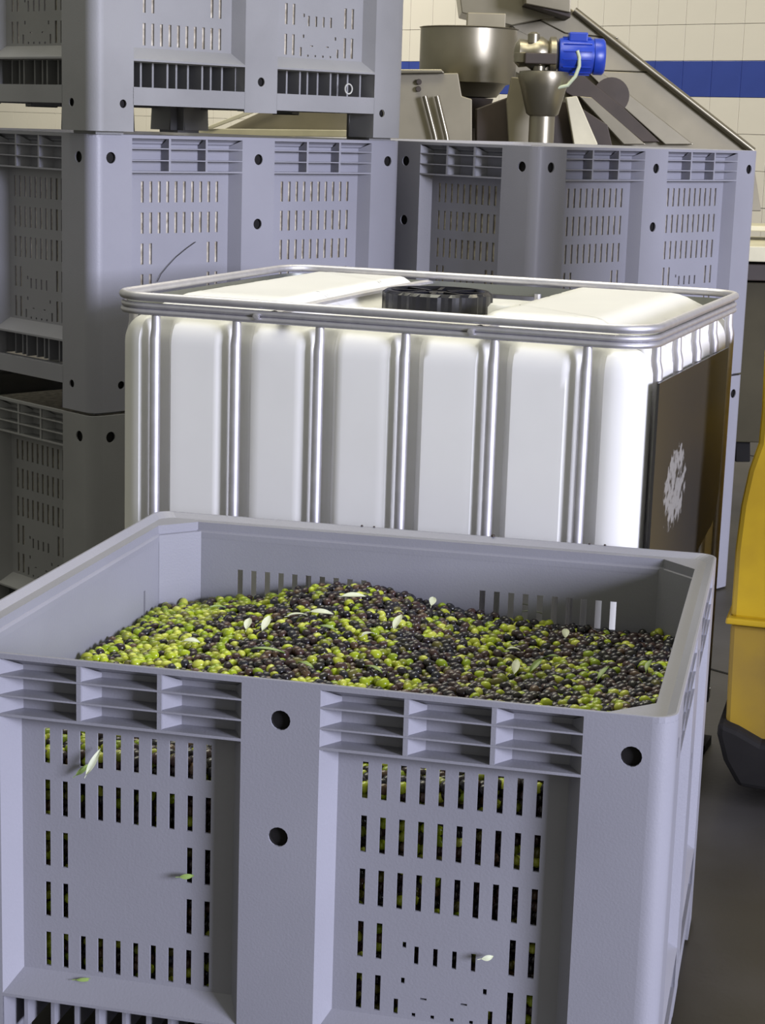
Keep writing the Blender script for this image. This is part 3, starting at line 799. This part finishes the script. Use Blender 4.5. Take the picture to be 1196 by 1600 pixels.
# blue motor with gearbox and funnel
Ym = 7.7; km = Ym/F_PX*1.02
mc = at(908, 88, Ym)
mot = thing('electric_motor', 'bright blue electric motor with steel gearbox above a steel funnel', 'motor', (mc.x, mc.y, 0))
zc = mc.z
mb = MB(); r_ = 26*km
mb.lathe([(r_*.7, -34*km), (r_*.95, -33*km), (r_, -30*km), (r_, 16*km), (r_*.96, 17*km), (r_*.96, 18*km), (r_*1.02, 19*km), (r_*1.02, 32*km), (r_*.9, 35*km), (r_*.3, 35.5*km)], 36, (0, 0, zc), 'x'); mb.build('motor_body', M['blue'], mot)
for i in range(14):
    t = math.pi*2*i/14; mb = MB(); mb.box(-28*km, 14*km, -.0015, .0015, r_*.98, r_+.005); o = mb.build('cooling_fin', M['blue'], mot); o.location = (0, 0, zc); o.rotation_euler = (t, 0, 0)
mb = MB(); mb.box(-20*km, 8*km, -.045, .03, zc+r_*.75, zc+r_+8*km); mb.build('terminal_box', M['blue'], mot, bevel=.006)
mb = MB(); mb.lathe([(r_*.5, -48*km), (r_*.9, -48*km), (r_*1.05, -46*km), (r_*1.05, -38*km), (r_*.8, -35*km)], 28, (0, 0, zc), 'x'); mb.build('flange', M['steel'], mot)
mb = MB(); mb.lathe([(r_*.2, -100*km), (r_*.55, -98*km), (r_*.8, -92*km), (r_*.75, -80*km), (r_*.95, -72*km), (r_*.95, -58*km), (r_*.7, -48*km)], 28, (0, 0, zc+2*km), 'x'); mb.build('gearbox', M['steel'], mot)
for dx, dz, rr_ in ((-72, 22, 9), (-88, -6, 12), (-62, -24, 9)):
    mb = MB(); mb.lathe([(rr_*km*.6, -.02), (rr_*km, -.015), (rr_*km, .02), (rr_*km*.5, .028)], 16, (dx*km, -.03, zc+dz*km)); mb.build('gearbox_port', M['steel'], mot)
mb = MB(); mb.box(-85*km, -38*km, -.09, -.02, zc-14*km, zc+2*km); mb.build('gearbox_band', M['dark'], mot, bevel=.004)
mb = MB(); zf = lambda py: at(850, py, Ym).z
fx = at(850, 130, Ym).x-mc.x
mb.lathe([(.052, zf(330)), (.052, zf(182)), (.066, zf(178)), (.095, zf(135)), (.105, zf(122)), (.10, zf(112)), (.05, zf(110))], 32, (fx, 0, 0)); mb.build('funnel', M['steel'], mot)
mb = MB(); mb.box(fx-.03, fx+.03, -.03, .03, 0, zf(325)); mb.build('stand', M['steel_dull'], mot)
mb = MB(); mb.tube([(p.x-mc.x, -.07, p.z) for p in [at(x, y, Ym) for x, y in ((900, 80), (903, 90), (903, 104), (897, 120), (885, 134), (868, 138), (845, 136), (828, 130))]], .0075, 8); mb.build('power_cable', M['cable'], mot)
# dark hopper body filling the space below
hop = thing('crusher_hopper', 'dark brown crusher hopper below the blue motor', 'hopper', at(900, 400, 8.1)); hop.location.z = 0
prism('hopper_body', [(745, 170), (800, 150), (895, 160), (950, 195), (980, 330), (980, 640), (745, 640), (745, 300)], 7.97, .15, M['dark'], hop)
prism('hopper_cheek', [(800, 120), (822, 122), (835, 240), (800, 300), (792, 160)], 7.90, .05, M['steel_dull'], hop)
prism('hopper_cheek', [(885, 152), (902, 150), (935, 226), (900, 240)], 7.90, .05, M['cream'], hop)
# frame glimpsed through the gap under the topmost crate
fr = thing('sorting_frame', 'cream steel frame with grey panel seen through the gap under the topmost crate', 'frame', at(440, 300, 9.4)); fr.location.z = 0
prism('frame_beam', [(250, 200), (700, 205), (700, 216), (250, 211)], 9.4, .06, M['cream'], fr)
prism('frame_post', [(560, 120), (577, 120), (574, 800), (557, 800)], 9.41, .05, M['cream'], fr)
prism('frame_post', [(262, 195), (276, 195), (274, 800), (260, 800)], 9.41, .05, M['cream'], fr)
prism('diagonal_brace', [(318, 200), (332, 201), (440, 160), (440, 152)], 9.38, .02, M['cream'], fr)
prism('grey_panel', [(345, 204), (562, 205), (562, 166), (440, 160)], 9.47, .03, M['steel_dull'], fr)
# worktable at the far right
tab = thing('wash_table', 'cream enamel wash table seen past the right edge of the right stack', 'table', at(1300, 500, 7.3)); tab.location.z = 0
prism('table_top', [(1140, 384), (1500, 392), (1500, 418), (1140, 408)], 7.2, .7, M['cream'], tab)
prism('table_rim', [(1140, 352), (1500, 362), (1500, 370), (1140, 360)], 7.6, .25, M['cream'], tab)
prism('table_apron', [(1140, 412), (1500, 420), (1500, 446), (1140, 438)], 7.25, .6, M['dark'], tab)
prism('cabinet_panel', [(1120, 440), (1500, 448), (1500, 700), (1120, 690)], 7.3, .5, M['olivegrey'], tab)
prism('foot_block', [(1150, 690), (1173, 690), (1173, 722), (1150, 722)], 7.35, .1, M['rubber'], tab)
prism('foot_block', [(1400, 695), (1423, 695), (1423, 730), (1400, 730)], 7.35, .1, M['rubber'], tab)
# coil of hose on the table
mb = MB(); c_ = at(1190, 372, 7.35)
mb.tube([(c_.x+.30+.07*math.cos(t*.5)*(1+.02*t/6), c_.y+.05*math.sin(t*.5), at(1250, 386, 7.2).z+.013+.0035*t) for t in range(30)], .010, 8)
tag(mb.build('hose', M['cream']), 'coiled cream hose lying on the cream wash table', 'hose')

# ------------------------------------------------------------------ yellow truck
Yt = 3.95
trk = thing('forklift', 'yellow forklift body with scuffed paint and black bumper at the right edge', 'forklift', (1.25, Yt+.5, 0))
prism('mast_cover', [(1197, 540), (1192, 640), (1187, 692), (1172, 735), (1160, 790), (1151, 860), (1144, 968), (1600, 985), (1600, 540)], Yt+.05, .70, M['yellow'], trk, .012)
prism('ledge', [(1141, 966), (1139, 976), (1600, 994), (1600, 982)], Yt+.03, .75, M['yellow'], trk, .004)
prism('lower_body', [(1142, 975), (1138, 1050), (1134, 1132), (1150, 1142), (1196, 1162), (1600, 1170), (1600, 990)], Yt+.06, .70, M['yellow_lower'], trk, .010)
prism('bumper', [(1130, 1130), (1128, 1150), (1138, 1190), (1160, 1228), (1600, 1262), (1600, 1168), (1196, 1158), (1160, 1140)], Yt+.02, .70, M['rubber'], trk, .012)
mb = MB(); mb.lathe([(.03, -.08), (.10, -.08), (.118, -.06), (.118, .06), (.10, .08), (.03, .08)], 28, (1.36-1.25, -.10, .118), 'x'); mb.build('wheel', M['rubber'], trk)
mb = MB(); mb.lathe([(.03, -.08), (.10, -.08), (.118, -.06), (.118, .06), (.10, .08), (.03, .08)], 28, (1.80-1.25, -.22, .118), 'x'); mb.build('wheel', M['rubber'], trk)

# mast added out of frame to shade the stacks; its form is a guess
for x in (-.04, .36):
    mb = MB(); mb.box(x-.045, x+.045, -.05, .07, .02, 2.75); mb.build('added_mast_upright', M['dark'], trk, bevel=.004)
for z in (.5, 1.35, 2.0, 2.7):
    mb = MB(); mb.box(-.04, .36, .03, .07, z-.05, z+.05); mb.build('added_mast_crossbar', M['dark'], trk, bevel=.004)
mb = MB(); mb.tube([(.16, .02, .1), (.16, .02, 1.7), (.16, .02, 1.72), (.16, .02, 2.6)], [.045, .045, .025, .025], 14); mb.build('added_lift_cylinder', M['rubber'], trk)
piv = at(1140, 1000, Yt+.06); piv.z = 0
Rz = Matrix.Translation(piv) @ Matrix.Rotation(-.27, 4, 'Z') @ Matrix.Translation(-piv)
trk.matrix_world = Rz @ Matrix.Translation(trk.location)

# crumbs of olive left on the rear rim of the foreground crate
for i, (u, r_) in enumerate(((.695, .0042), (.43, .0025), (.455, .0022), (.885, .0022), (.915, .0024))):
    mb = MB(); mb.lathe([(r_*.3, -r_*.6), (r_, -r_*.3), (r_*.9, r_*.5), (r_*.3, r_*.8)], 9)
    o = mb.build('crumb', M['dark']); o.location = A2W(u, W-.0035, H+r_*.45)
    tag(o, 'tiny dark crumb on the rear rim of the foreground crate', 'crumb', 'crumbs on the rear rim')

# ------------------------------------------------------------------ small things on the stacks
def on_stack(P, T, px, py, out):
    d = Vector((-math.sin(T), math.cos(T), 0)); n = -d; P0 = Vector((P[0], P[1], 0))+n*out; C0 = Vector((0, 0, CAM_H)); r = ray(px, py); return C0+r*((P0-C0).dot(n)/r.dot(n))
mb = MB(); mb.tube([on_stack(B_P, B_T, x, y, -.030+.0*y) for x, y in ((306, 378), (292, 388), (275, 402), (262, 416), (252, 428), (246, 440))], .0009, 5)
tag(mb.build('wire', M['rubber']), 'thin dark wire sticking up against the middle crate of the left stack', 'wire')
p = on_stack((-.77, 4.82), .786, 545, 139, -.012)
mb = MB(); mb.tube([(.014*math.cos(t*math.pi/10), 0, .014*math.sin(t*math.pi/10)) for t in range(20)], .0022, 6, closed=True)
o = mb.build('ring', M['ring'], bevel=0); o.location = p; o.rotation_euler = (0, 0, .786); tag(o, 'small pale ring caught in the base opening of the topmost left crate', 'ring')
